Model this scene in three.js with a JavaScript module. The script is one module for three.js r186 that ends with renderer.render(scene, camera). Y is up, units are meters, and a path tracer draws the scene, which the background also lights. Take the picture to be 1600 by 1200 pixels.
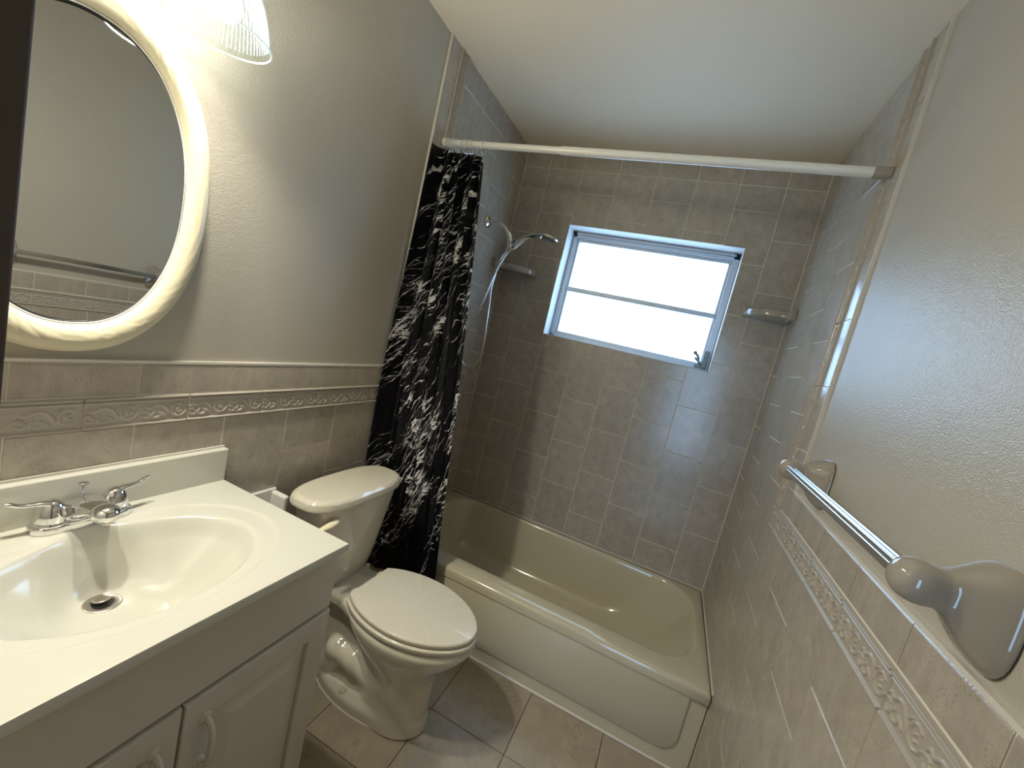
import * as THREE from 'three';
import { mergeGeometries, mergeVertices, toCreasedNormals } from 'three/addons/utils/BufferGeometryUtils.js';
import { RoundedBoxGeometry } from 'three/addons/geometries/RoundedBoxGeometry.js';
import { createNoise2D, createNoise3D } from 'simplex-noise';

// ------------------------------------------------------------------ camera, sky, exposure
// x: right along the back (window) wall, y: up, z: from the back wall towards the doorway
const W = 1.52, H = 2.46, ZF = 2.30;                     // room width, ceiling height, inner face of the front wall
const scene = new THREE.Scene();
const camera = new THREE.PerspectiveCamera(2 * Math.atan(600 / 658.76) * 180 / Math.PI, 4 / 3, 0.01, 60);
camera.position.set(1.1214, 1.4077, 2.3474);
camera.rotation.order = 'YXZ';
camera.rotation.set(-0.1217, 0.3608, 0.2353);
scene.add(camera);
scene.background = new THREE.Color(0.42, 0.68, 1.0);     // bright hazy daylight
scene.backgroundIntensity = 6.0;
const renderer = new THREE.WebGLRenderer({ antialias: true });
renderer.toneMapping = THREE.LinearToneMapping;
renderer.toneMappingExposure = 1.18;
renderer.shadowMap.enabled = true;
const LAMP_POWER = 0.20, SPOT_POWER = 2.05, UP_POWER = 0.85, LAMP_COLOR = new THREE.Color(1.0, 0.94, 0.80);

// ------------------------------------------------------------------ helpers
let seed = 7;
const rnd = () => { seed = (seed + 0x6d2b79f5) | 0; let t = Math.imul(seed ^ (seed >>> 15), 1 | seed); t = (t + Math.imul(t ^ (t >>> 7), 61 | t)) ^ t; return ((t ^ (t >>> 14)) >>> 0) / 4294967296; };
const N2 = createNoise2D(rnd), N3 = createNoise3D(rnd);
const V = (x, y, z) => new THREE.Vector3(x, y, z);
const lerp = (a, b, t) => a + (b - a) * t, clamp = (x, a = 0, b = 1) => Math.min(b, Math.max(a, x));
const smooth = (a, b, x) => { const t = clamp((x - a) / (b - a)); return t * t * (3 - 2 * t); };
const counts = {};
function numbered(name) { const n = counts[name] = (counts[name] ?? -1) + 1; return n ? `${name}_${String(n).padStart(3, '0')}` : name; }
function add(o, parent) { o.castShadow = o.receiveShadow = true; (parent ?? scene).add(o); return o; }
function part(name, geo, mat, parent, label) {
  const m = new THREE.Mesh(Array.isArray(geo) ? mergeGeometries(geo.map(plain)) : geo, mat);
  m.name = name; if (label) m.userData.label = label;
  return add(m, parent);
}
function struct(name, geo, mat) { const m = part(name, geo, mat); m.userData.kind = 'structure'; return m; }
function thing(name, label, category, pos = [0, 0, 0], group) {
  const g = new THREE.Group(); g.name = numbered(name); g.position.set(...pos); g.userData = { label, category };
  if (group) g.userData.group = group;
  scene.add(g); return g;
}
function plain(g) {                                       // same attributes on all, so that they merge
  const n = g.index ? g.toNonIndexed() : g;
  for (const k of Object.keys(n.attributes)) if (!['position', 'normal', 'uv'].includes(k)) n.deleteAttribute(k);
  if (!n.attributes.uv) n.setAttribute('uv', new THREE.Float32BufferAttribute(new Float32Array(n.attributes.position.count * 2), 2));
  n.morphAttributes = {};
  return n;
}
const box = (x0, x1, y0, y1, z0, z1) => new THREE.BoxGeometry(x1 - x0, y1 - y0, z1 - z0).translate((x0 + x1) / 2, (y0 + y1) / 2, (z0 + z1) / 2);
const rbox = (x0, x1, y0, y1, z0, z1, r = 0.003, s = 2) => new RoundedBoxGeometry(x1 - x0, y1 - y0, z1 - z0, s, r).translate((x0 + x1) / 2, (y0 + y1) / 2, (z0 + z1) / 2);
function tube(pts, r, seg = 64, rs = 12, closed = false) {
  const c = new THREE.CatmullRomCurve3(pts.map((p) => Array.isArray(p) ? V(...p) : p), closed, 'centripetal');
  return new THREE.TubeGeometry(c, seg, r, rs, closed);
}
function taperTube(pts, radii, seg = 40, rs = 14, flat = 1) {  // a tube whose radius follows a list; flat squashes it vertically
  const c = new THREE.CatmullRomCurve3(pts.map((p) => V(...p)), false, 'centripetal'), rings = [];
  for (let i = 0; i <= seg; i++) {
    const t = i / seg, p = c.getPoint(t), d = c.getTangent(t), side = new THREE.Vector3().crossVectors(d, V(0, 1, 0)).normalize(), up = new THREE.Vector3().crossVectors(side, d);
    const k = t * (radii.length - 1), a = Math.floor(Math.min(k, radii.length - 2)), r = lerp(radii[a], radii[a + 1], k - a), ring = [];
    for (let j = 0; j < rs; j++) { const f = j / rs * Math.PI * 2; ring.push(p.clone().addScaledVector(side, r * Math.cos(f)).addScaledVector(up, r * flat * Math.sin(f))); }
    rings.push(ring);
  }
  return loft(rings, true, true);
}
function loft(rings, capEnd = false, capStart = false, closed = true) {
  const n = rings[0].length, pos = [], uv = [], idx = [];
  rings.forEach((r, i) => r.forEach((p, j) => { pos.push(p.x, p.y, p.z); uv.push(j / n, i / (rings.length - 1)); }));
  for (let i = 0; i + 1 < rings.length; i++) for (let j = 0; j < (closed ? n : n - 1); j++) {
    const a = i * n + j, b = i * n + (j + 1) % n, c = a + n, d = b + n;
    idx.push(a, b, d, a, d, c);
  }
  const cap = (ring, base, flip) => {
    const c = ring.reduce((s, p) => s.add(p), V(0, 0, 0)).divideScalar(n), k = pos.length / 3;
    pos.push(c.x, c.y, c.z); uv.push(0.5, 0.5);
    for (let j = 0; j < n; j++) { const a = base + j, b = base + (j + 1) % n; flip ? idx.push(k, b, a) : idx.push(k, a, b); }
  };
  if (capEnd) cap(rings.at(-1), (rings.length - 1) * n, false);
  if (capStart) cap(rings[0], 0, true);
  const g = new THREE.BufferGeometry();
  g.setAttribute('position', new THREE.Float32BufferAttribute(pos, 3)); g.setAttribute('uv', new THREE.Float32BufferAttribute(uv, 2)); g.setIndex(idx);
  g.computeVertexNormals();
  return g;
}
// horizontal slab with rounded edges from an outline function of its inset
function slab(outline, y0, y1, rb, rt, n = 5) {
  const rings = [];
  for (let i = 0; i <= n; i++) { const a = i / n * Math.PI / 2; rings.push(outline(rb * (1 - Math.sin(a))).map((p) => V(p[0], y0 + rb * (1 - Math.cos(a)), p[1]))); }
  for (let i = 0; i <= n; i++) { const a = i / n * Math.PI / 2; rings.push(outline(rt * (1 - Math.cos(a))).map((p) => V(p[0], y1 - rt * (1 - Math.sin(a)), p[1]))); }
  for (const d of [0.0015, 0.004]) { rings.push(outline(rt + d).map((p) => V(p[0], y1, p[1]))); rings.unshift(outline(rb + d).map((p) => V(p[0], y0, p[1]))); }
  return toCreasedNormals(loft(rings, true, true), 0.7);
}
const superEllipse = (cx, cz, a, b, e, n = 72) => (d) => Array.from({ length: n }, (_, i) => { const t = -i / n * Math.PI * 2, c = Math.cos(t), s = Math.sin(t); return [cx + (a - d) * Math.sign(c) * Math.abs(c) ** (2 / e), cz + (b - d) * Math.sign(s) * Math.abs(s) ** (2 / e)]; });
function roundRect(x0, x1, z0, z1, r, n = 12) {             // corners (x1,z0) (x0,z0) (x0,z1) (x1,z1); straight runs are subdivided as well
  const out = [], R = Array.isArray(r) ? r : [r, r, r, r], C = [[x1 - R[0], z0 + R[0], R[0], 0], [x0 + R[1], z0 + R[1], R[1], 1], [x0 + R[2], z1 - R[2], R[2], 2], [x1 - R[3], z1 - R[3], R[3], 3]];
  C.forEach(([cx, cz, rr, q], k) => {
    for (let i = 0; i <= n; i++) { const a = -(q + i / n) * Math.PI / 2; out.push([cx + rr * Math.cos(a), cz + rr * Math.sin(a)]); }
    const last = out.at(-1), [dx, dz, dr, dq] = C[(k + 1) % 4], a = -dq * Math.PI / 2, next = [dx + dr * Math.cos(a), dz + dr * Math.sin(a)];
    for (let i = 1; i < 10; i++) out.push([lerp(last[0], next[0], i / 10), lerp(last[1], next[1], i / 10)]);
  });
  return out;
}
// surface nets: the zero surface of a distance function, with normals from its gradient
function iso(f, lo, hi, cell) {
  const n = lo.map((l, k) => Math.ceil((hi[k] - l) / cell) + 1), id = (i, j, k) => (k * n[1] + j) * n[0] + i, g = new Float32Array(n[0] * n[1] * n[2]);
  for (let k = 0; k < n[2]; k++) for (let j = 0; j < n[1]; j++) for (let i = 0; i < n[0]; i++) g[id(i, j, k)] = f(lo[0] + i * cell, lo[1] + j * cell, lo[2] + k * cell);
  const at = new Int32Array(g.length).fill(-1), pos = [], nor = [], idx = [], e = cell * 0.4;
  for (let k = 0; k + 1 < n[2]; k++) for (let j = 0; j + 1 < n[1]; j++) for (let i = 0; i + 1 < n[0]; i++) {
    let m = 0, sx = 0, sy = 0, sz = 0; const c = [];
    for (let q = 0; q < 8; q++) c.push(g[id(i + (q & 1), j + (q >> 1 & 1), k + (q >> 2))]);
    for (let a = 0; a < 8; a++) for (const bit of [1, 2, 4]) if (!(a & bit)) {
      const b = a | bit; if ((c[a] < 0) === (c[b] < 0)) continue;
      const t = c[a] / (c[a] - c[b]); m++;
      sx += (a & 1) + (bit === 1 ? t : 0); sy += (a >> 1 & 1) + (bit === 2 ? t : 0); sz += (a >> 2) + (bit === 4 ? t : 0);
    }
    if (!m) continue;
    let x = lo[0] + (i + sx / m) * cell, y = lo[1] + (j + sy / m) * cell, z = lo[2] + (k + sz / m) * cell;
    let gx = f(x + e, y, z) - f(x - e, y, z), gy = f(x, y + e, z) - f(x, y - e, z), gz = f(x, y, z + e) - f(x, y, z - e), l = Math.hypot(gx, gy, gz) || 1;
    at[id(i, j, k)] = pos.length / 3; pos.push(x, y, z); nor.push(gx / l, gy / l, gz / l);
  }
  for (let k = 1; k + 1 < n[2]; k++) for (let j = 1; j + 1 < n[1]; j++) for (let i = 1; i + 1 < n[0]; i++) {
    const a = g[id(i, j, k)] < 0;
    const quad = (p, q, r, s, flip) => { if (p < 0 || q < 0 || r < 0 || s < 0) return; flip ? idx.push(p, r, q, p, s, r) : idx.push(p, q, r, p, r, s); };
    if (a !== g[id(i + 1, j, k)] < 0) quad(at[id(i, j - 1, k - 1)], at[id(i, j, k - 1)], at[id(i, j, k)], at[id(i, j - 1, k)], !a);
    if (a !== g[id(i, j + 1, k)] < 0) quad(at[id(i - 1, j, k - 1)], at[id(i - 1, j, k)], at[id(i, j, k)], at[id(i, j, k - 1)], !a);
    if (a !== g[id(i, j, k + 1)] < 0) quad(at[id(i - 1, j - 1, k)], at[id(i, j - 1, k)], at[id(i, j, k)], at[id(i - 1, j, k)], !a);
  }
  const geo = new THREE.BufferGeometry();
  geo.setAttribute('position', new THREE.Float32BufferAttribute(pos, 3)); geo.setAttribute('normal', new THREE.Float32BufferAttribute(nor, 3)); geo.setIndex(idx);
  return geo;
}
const smin = (a, b, k) => { const h = Math.max(k - Math.abs(a - b), 0) / k; return Math.min(a, b) - h * h * k / 4; };
const smax = (a, b, k) => -smin(-a, -b, k);
const capsule = (p, a, b, ra, rb) => { const d = b.map((v, i) => v - a[i]), w = p.map((v, i) => v - a[i]), t = clamp((w[0] * d[0] + w[1] * d[1] + w[2] * d[2]) / (d[0] ** 2 + d[1] ** 2 + d[2] ** 2)); return Math.hypot(w[0] - d[0] * t, w[1] - d[1] * t, w[2] - d[2] * t) - lerp(ra, rb, t); };
const boxSdf = (x, y, z, hx, hy, hz, r) => { const a = Math.abs(x) - hx + r, b = Math.abs(y) - hy + r, c = Math.abs(z) - hz + r; return Math.hypot(Math.max(a, 0), Math.max(b, 0), Math.max(c, 0)) + Math.min(Math.max(a, b, c), 0) - r; };

// ------------------------------------------------------------------ procedural textures
function texture(size, fn, { srgb = false, metres = 1, height } = {}) {
  const h = height ?? size, d = new Uint8Array(size * h * 4);
  for (let j = 0; j < h; j++) for (let i = 0; i < size; i++) { const c = fn(i / size, j / h), k = (j * size + i) * 4; d[k] = clamp(c[0]) * 255; d[k + 1] = clamp(c[1] ?? c[0]) * 255; d[k + 2] = clamp(c[2] ?? c[0]) * 255; d[k + 3] = 255; }
  const t = new THREE.DataTexture(d, size, h); t.wrapS = t.wrapT = THREE.RepeatWrapping; t.magFilter = THREE.LinearFilter; t.minFilter = THREE.LinearMipmapLinearFilter; t.generateMipmaps = true;
  t.repeat.set(1 / metres, 1 / metres); if (srgb) t.colorSpace = THREE.SRGBColorSpace; t.needsUpdate = true;
  return t;
}
const periodic = (u, v, f, s) => { const a = u * 2 * Math.PI, b = v * 2 * Math.PI, r = f / (2 * Math.PI); return 0.5 * (N3(Math.cos(a) * r + s, Math.sin(a) * r, Math.cos(b) * r * 1.01 + s) + N3(Math.sin(b) * r - s, Math.cos(a + b) * r, Math.sin(a) * r + 3 * s)); };
const tileTex = texture(1024, (u, v) => {                  // pale stone print: cloudy, with short brown flecks
  const c = periodic(u, v, 9, 1) * 0.5 + periodic(u, v, 26, 2) * 0.35 + periodic(u, v, 70, 3) * 0.3;
  const fleck = smooth(0.42, 0.75, N2(u * 95, v * 160 + 9)) * smooth(0.0, 0.5, periodic(u, v, 12, 5) + 0.2), grain = N2(u * 420, v * 420) * 0.03;
  const k = 1 + c * 0.10 - fleck * 0.16 + grain;
  return [0.92 * k, 0.915 * k, 0.91 * k - fleck * 0.02];
}, { srgb: true, metres: 0.6 });
const floorTex = texture(1024, (u, v) => {
  const c = periodic(u, v, 7, 11) * 0.5 + periodic(u, v, 22, 12) * 0.4, vein = smooth(0.86, 1.0, 1 - Math.abs(periodic(u, v, 10, 14)) * 1.6) * smooth(0, 0.4, periodic(u, v, 6, 15)), k = 1 + c * 0.09 - vein * 0.10 + N2(u * 300, v * 300) * 0.025;
  return [0.90 * k, 0.89 * k, 0.87 * k];
}, { srgb: true, metres: 0.7 });
const paintBump = texture(1024, (u, v) => [0.5 + 0.28 * N2(u * 150, v * 150) + 0.16 * N2(u * 340, v * 340) + 0.14 * N2(u * 50, v * 50)], { metres: 0.7 });
const tileBump = texture(512, (u, v) => [0.5 + 0.3 * N2(u * 60, v * 60) + 0.2 * N2(u * 160, v * 160)], { metres: 0.5 });
function clothPrint() {                                     // black vinyl printed with jagged white marble veins; u along the cloth, v up
  const w = 1024, h = 2048, cv = document.createElement('canvas'); cv.width = w; cv.height = h;
  const g = cv.getContext('2d'); g.fillStyle = '#06070d'; g.fillRect(0, 0, w, h);
  const streak = (x, y, len, wid, slope, tone) => {         // a ragged sliver running up to the right
    const n = 6 + Math.floor(len / 9), up = [], down = []; let cx = x, cy = y, drift = 0;
    for (let i = 0; i <= n; i++) {
      const k = i / n, half = wid * (0.10 + 0.90 * Math.sin(Math.PI * (0.04 + 0.94 * k))) * (0.12 + 1.1 * rnd() * rnd() + 0.25 * rnd());
      up.push([cx - half * 0.8 * rnd(), cy - half * (0.3 + rnd())]); down.push([cx + half * 0.8 * rnd(), cy + half * (0.2 + rnd())]);
      drift = drift * 0.7 + (rnd() - 0.5) * 1.2;
      cx += len / n * (0.7 + 0.6 * rnd()); cy -= len / n * slope * (1 + drift);
    }
    g.fillStyle = `rgba(${tone},${tone},${tone},${0.8 + 0.2 * rnd()})`; g.beginPath(); [...up, ...down.reverse()].forEach((p, i) => (i ? g.lineTo(...p) : g.moveTo(...p))); g.closePath(); g.fill();
    return [cx, cy];
  };
  for (let c = 0; c < 88; c++) {
    const x0 = rnd() * w * 1.2 - w * 0.15, y0 = (c + rnd()) / 88 * h * 1.05, big = rnd(), m = 9 + Math.floor(rnd() * 16), slope = 0.75 + 0.65 * rnd();
    const [ex, ey] = streak(x0, y0, 110 + 230 * big, 2.5 + 9 * big * rnd(), slope, 185 + 70 * rnd());
    for (let k = 0; k < m; k++) { const t = rnd(), px = lerp(x0, ex, t) + (rnd() - 0.5) * 110, py = lerp(y0, ey, t) + (rnd() - 0.5) * 75; streak(px, py, 18 + 120 * rnd() * rnd(), 2 + 12 * rnd() * rnd() * (0.4 + big), slope * (0.25 + rnd() * 1.1), 165 + 90 * rnd()); }
    if (big > 0.45) { const bx = lerp(x0, ex, 0.2 + 0.6 * rnd()), by = lerp(y0, ey, 0.2 + 0.6 * rnd()); for (let k = 0; k < 12; k++) streak(bx + (rnd() - 0.7) * 60, by + (rnd() - 0.5) * 46, 20 + 50 * rnd(), 5 + 14 * rnd() * rnd(), slope * rnd(), 215 + 40 * rnd()); }
  }
  for (let k = 0; k < 420; k++) streak(rnd() * w, rnd() * h, 6 + 30 * rnd() * rnd(), 0.8 + 2.6 * rnd() * rnd(), 1.3 * rnd(), 100 + 120 * rnd());
  for (let k = 0; k < 12; k++) { let x = rnd() * w * 0.6 - 100, y = rnd() * h; const sl = 0.9 + 0.5 * rnd(); for (let i = 0; i < 5; i++) [x, y] = streak(x, y, 80 + 80 * rnd(), 2 + 3.2 * rnd(), sl, 160 + 90 * rnd()); }
  const t = new THREE.CanvasTexture(cv); t.colorSpace = THREE.SRGBColorSpace; t.wrapS = t.wrapT = THREE.RepeatWrapping; t.magFilter = THREE.LinearFilter; return t;
}
const clothTex = clothPrint();

// ------------------------------------------------------------------ materials
const std = (o) => new THREE.MeshPhysicalMaterial(o);
const C = (r, g, b) => new THREE.Color().setRGB(r, g, b);
const paint = std({ color: C(0.46, 0.425, 0.355), roughness: 0.33, bumpMap: paintBump, bumpScale: 0.0009 });
const ceilingPaint = std({ color: C(0.84, 0.715, 0.53), roughness: 0.6, bumpMap: paintBump, bumpScale: 0.0007 });
const tileTones = [[0.50, 0.445, 0.37], [0.485, 0.435, 0.365], [0.515, 0.455, 0.38]].map((c) => std({ color: C(...c), map: tileTex, roughness: 0.16, ior: 1.65, bumpMap: tileBump, bumpScale: 0.0002 }));
const friezeMat = std({ color: C(0.42, 0.375, 0.315), roughness: 0.28 });
const grout = std({ color: C(0.70, 0.645, 0.55), roughness: 0.85 });
const caulk = std({ color: C(0.66, 0.62, 0.55), roughness: 0.5 });
const floorTones = [[0.47, 0.405, 0.32], [0.45, 0.39, 0.31]].map((c) => std({ color: C(...c), map: floorTex, roughness: 0.3, bumpMap: tileBump, bumpScale: 0.0005 }));
const floorGrout = std({ color: C(0.10, 0.085, 0.07), roughness: 0.9 });
const porcelain = std({ color: C(0.66, 0.62, 0.50), roughness: 0.09, clearcoat: 0.6, clearcoatRoughness: 0.05 });
const tubEnamel = std({ color: C(0.56, 0.51, 0.365), roughness: 0.13, clearcoat: 0.5, clearcoatRoughness: 0.06 });
const boneCeramic = std({ color: C(0.34, 0.30, 0.245), roughness: 0.08, clearcoat: 0.8, clearcoatRoughness: 0.04 });
const seatPlastic = std({ color: C(0.68, 0.635, 0.52), roughness: 0.2 });
const marbleWhite = std({ color: C(0.59, 0.575, 0.50), roughness: 0.16, clearcoat: 0.4, clearcoatRoughness: 0.08 });
const cabinetPaint = std({ color: C(0.62, 0.57, 0.49), roughness: 0.4 });
const ivoryGloss = std({ color: C(0.60, 0.545, 0.46), roughness: 0.12, clearcoat: 0.5 });
const leverCream = std({ color: C(0.82, 0.74, 0.52), roughness: 0.25 });
const creamFrame = std({ color: C(0.66, 0.60, 0.43), roughness: 0.3 });
const chrome = std({ color: C(0.80, 0.80, 0.81), metalness: 1, roughness: 0.06 });
const brushed = std({ color: C(0.62, 0.58, 0.53), metalness: 1, roughness: 0.3 });
const steelHose = std({ color: C(0.74, 0.73, 0.72), metalness: 1, roughness: 0.22 });
const aluminium = std({ color: C(0.50, 0.54, 0.60), metalness: 0.7, roughness: 0.42 });
const crankMetal = std({ color: C(0.22, 0.24, 0.26), metalness: 0.6, roughness: 0.5 });
const barMetal = std({ color: C(0.86, 0.88, 0.90), metalness: 1, roughness: 0.16 });
const black = std({ color: C(0.012, 0.012, 0.013), roughness: 0.35 });
const darkWood = std({ color: C(0.085, 0.058, 0.036), roughness: 0.5 });
const whiteEnamel = std({ color: C(0.78, 0.76, 0.70), roughness: 0.28 });
const reveal = std({ color: C(0.80, 0.80, 0.78), roughness: 0.5 });
const mirrorMat = std({ color: C(0.80, 0.81, 0.80), metalness: 1, roughness: 0.015 });
const pane = std({ color: C(0.97, 0.98, 1.0), transmission: 1, thickness: 0, roughness: 0.03, ior: 1.45 });
const shadeGlass = std({ color: C(0.84, 0.89, 0.90), transmission: 1, thickness: 0, roughness: 0.05, ior: 1.5, side: THREE.DoubleSide });
const ribGlass = std({ color: C(0.62, 0.70, 0.72), transmission: 0.6, thickness: 0.002, roughness: 0.1, ior: 1.5 });
const bulbGlow = std({ color: C(0.9, 0.9, 0.9), emissive: C(1, 0.98, 0.92), emissiveIntensity: 3, roughness: 0.6 });
const vinyl = std({ map: clothTex, roughness: 0.36, specularIntensity: 0.55, side: THREE.DoubleSide });

// ------------------------------------------------------------------ the room
// wall frames: where a point (s along the wall, y up, out of the wall) lies, and how a piece modelled facing +z is turned
const WALLS = {
  left: { at: (s, y, o) => [o, y, s], turn: Math.PI / 2, flip: -1 },
  right: { at: (s, y, o) => [W - o, y, s], turn: -Math.PI / 2, flip: 1 },
  back: { at: (s, y, o) => [s, y, o], turn: 0, flip: 1 },
};
const geoCache = new Map();
function tileGeo(w, h, v, t = 0.009, b = 0.0011) {          // a bevelled tile facing +z, face at z = 0
  const key = [w.toFixed(3), h.toFixed(3), v, t].join();
  if (geoCache.has(key)) return geoCache.get(key);
  const x = w / 2, y = h / 2, pos = [], uv = [], ox = (v * 0.37) % 1, oy = (v * 0.61) % 1, k = v % 2 ? -1 : 1;
  const R = [[-x, -y, -t], [x, -y, -t], [x, y, -t], [-x, y, -t]], M = [[-x, -y, -b], [x, -y, -b], [x, y, -b], [-x, y, -b]], F = [[-x + b, -y + b, 0], [x - b, -y + b, 0], [x - b, y - b, 0], [-x + b, y - b, 0]];
  const quad = (a, c, d, e) => { for (const p of [a, c, d, a, d, e]) { pos.push(...p); uv.push((p[0] + ox) * k, p[1] + oy); } };
  quad(...F);
  for (let i = 0; i < 4; i++) { const j = (i + 1) % 4; quad(M[i], M[j], F[j], F[i]); quad(R[i], R[j], M[j], M[i]); }
  const g = new THREE.BufferGeometry(); g.setAttribute('position', new THREE.Float32BufferAttribute(pos, 3)); g.setAttribute('uv', new THREE.Float32BufferAttribute(uv, 2)); g.computeVertexNormals();
  geoCache.set(key, g); return g;
}
const GAP = 0.0030;
function place(m, wall, s, y, o = 0) { m.position.set(...wall.at(s, y, o)); m.rotation.y = wall.turn; return m; }
function tile(parent, wall, s0, s1, y0, y1, name = 'wall_tile') {
  const m = part(name, tileGeo(s1 - s0 - GAP, y1 - y0 - GAP, Math.floor(rnd() * 6)), tileTones[Math.floor(rnd() * 3)], parent);
  return place(m, wall, (s0 + s1) / 2, (y0 + y1) / 2, (rnd() - 0.5) * 0.0006);
}
const setA = (dy) => Array.from({ length: 10 }, (_, i) => 0.112 + 0.25 * i + dy), setB = (dy) => Array.from({ length: 10 }, (_, i) => 0.237 + 0.25 * i + dy);
function column(parent, wall, s0, s1, y0, y1, set, dy = 0, cut) {
  const ys = [y0, ...(set === 'A' ? setA(dy) : setB(dy)).filter((y) => y > y0 + 0.02 && y < y1 - 0.02), y1];
  for (let i = 0; i + 1 < ys.length; i++) cut ? cut(s0, s1, ys[i], ys[i + 1]) : tile(parent, wall, s0, s1, ys[i], ys[i + 1]);
}
const TOP = 2.355;
// scrolled relief of the border tiles, one height for each point of the tile
const scroll = [];
{
  const curve = (pts, r) => { const c = new THREE.CatmullRomCurve3(pts.map((p) => V(p[0], p[1], 0))); const q = c.getPoints(26); q.forEach((p, i) => scroll.push([p.x, p.y, r * (0.55 + 0.45 * Math.sin(Math.PI * (0.12 + 0.8 * i / 26)))])); };
  for (const [o, m] of [[-0.05, 1], [0.05, 1]]) {
    const P = (l) => l.map(([x, y]) => [o + x * m, y]);
    curve(P([[-0.046, 0.006], [-0.040, 0.012], [-0.032, 0.008], [-0.020, 0.015], [-0.006, 0.014], [0.004, 0.004], [0.010, -0.006]]), 0.0030);        // leaf arch
    curve(P([[-0.022, -0.002], [-0.026, -0.010], [-0.020, -0.017], [-0.012, -0.015], [-0.006, -0.008]]), 0.0030);                                     // hook under it
    curve(P([[-0.012, -0.004], [-0.005, -0.007], [0.002, -0.014]]), 0.0022);
    curve(P([[0.038, 0.013], [0.030, 0.017], [0.020, 0.014], [0.015, 0.004], [0.018, -0.009], [0.028, -0.015], [0.040, -0.012], [0.047, -0.003]]), 0.0028);  // open curl
    curve(P([[0.030, 0.006], [0.026, 0.001], [0.029, -0.004], [0.035, -0.002]]), 0.0026);
    curve(P([[-0.044, -0.012], [-0.036, -0.016], [-0.030, -0.010], [-0.036, -0.004]]), 0.0024);
    curve(P([[0.006, 0.010], [0.012, 0.014], [0.016, 0.018]]), 0.0020);
    curve(P([[-0.048, -0.001], [-0.040, 0.001], [-0.034, -0.001]]), 0.0018);
  }
}
function friezeGeo(w, h) {
  const nx = 120, ny = 52, g = new THREE.PlaneGeometry(w, h, nx, ny), p = g.attributes.position;
  for (let i = 0; i < p.count; i++) {
    const x = p.getX(i), y = p.getY(i), Y = y / h * 0.072; let z = 0;
    const X = x / w * 0.2, yy = Y + 0.004;
    for (const [sx, sy, r] of scroll) { const d = (X - sx) ** 2 + (yy - sy) ** 2; if (d < r * r * 2.2) z = Math.max(z, 0.0052 * Math.max(0, 1 - d / (r * r * 2.2)) ** 0.7); }
    z -= 0.0018;
    const bead = (c, r, k) => { const d = Math.abs(Y - c); return d < r ? k * Math.sqrt(1 - (d / r) ** 2) : 0; };
    z = Math.max(z, bead(0.0325, 0.0036, 0.0068) + 0.0002, bead(0.0240, 0.0026, 0.0042), bead(-0.0325, 0.0030, 0.0056));
    if (Math.abs(Y) > 0.0355) z = -0.003;
    if (Math.abs(x) > w / 2 - 0.0008) z = Math.min(z, -0.004);
    p.setZ(i, z);
  }
  g.computeVertexNormals(); return g;
}
const FRIEZE = friezeGeo(0.2, 0.072);
function frieze(parent, wall, s0, s1, y0 = 0.988, y1 = 1.060) {
  const m = part('border_tile', FRIEZE, friezeMat, parent); place(m, wall, (s0 + s1) / 2, (y0 + y1) / 2, 0.001);
  m.scale.set((s1 - s0 - 0.001) / 0.2, (y1 - y0) / 0.072, 1); return m;
}
function friezeUp(parent, wall, s0, s1, y0, y1) {           // the same border turned upright
  const m = part('border_tile', FRIEZE, friezeMat, parent); m.position.set(...wall.at((s0 + s1) / 2, (y0 + y1) / 2, 0.001));
  m.rotation.set(0, wall.turn, Math.PI / 2 * wall.flip, 'YXZ'); m.scale.set((y1 - y0 - 0.001) / 0.2, (s1 - s0) / 0.072, 1); return m;
}
const capGeos = new Map();
function capTile(parent, wall, s0, s1, y0, y1, upright = false) {      // tile with one bullnose edge (top, or the outer edge of the upright border)
  const len = (upright ? y1 - y0 : s1 - s0) - GAP, wid = upright ? s1 - s0 : y1 - y0, key = len.toFixed(3) + wid.toFixed(3);
  if (!capGeos.has(key)) {
    const r = 0.009, prof = [[-wid / 2 + GAP, -0.009], [-wid / 2 + GAP, -0.001], [-wid / 2 + GAP + 0.001, 0]];
    for (let i = 0; i <= 8; i++) { const a = i / 8 * Math.PI / 2; prof.push([wid / 2 - r + r * Math.sin(a), -r + r * Math.cos(a)]); }
    const ends = [-len / 2, len / 2].map((x) => prof.map(([a, o]) => V(x, a, o)));
    const g = toCreasedNormals(loft(ends, true, true, true), 0.6), p = g.attributes.position, uv = g.attributes.uv;
    for (let i = 0; i < p.count; i++) uv.setXY(i, p.getX(i) + 0.3, p.getY(i));
    capGeos.set(key, g);
  }
  const m = part('cap_tile', capGeos.get(key), tileTones[Math.floor(rnd() * 3)], parent);
  m.position.set(...wall.at((s0 + s1) / 2, (y0 + y1) / 2, 0));
  if (upright) m.rotation.set(0, wall.turn, -Math.PI / 2 * wall.flip, 'YXZ'); else m.rotation.y = wall.turn;
  return m;
}

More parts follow.
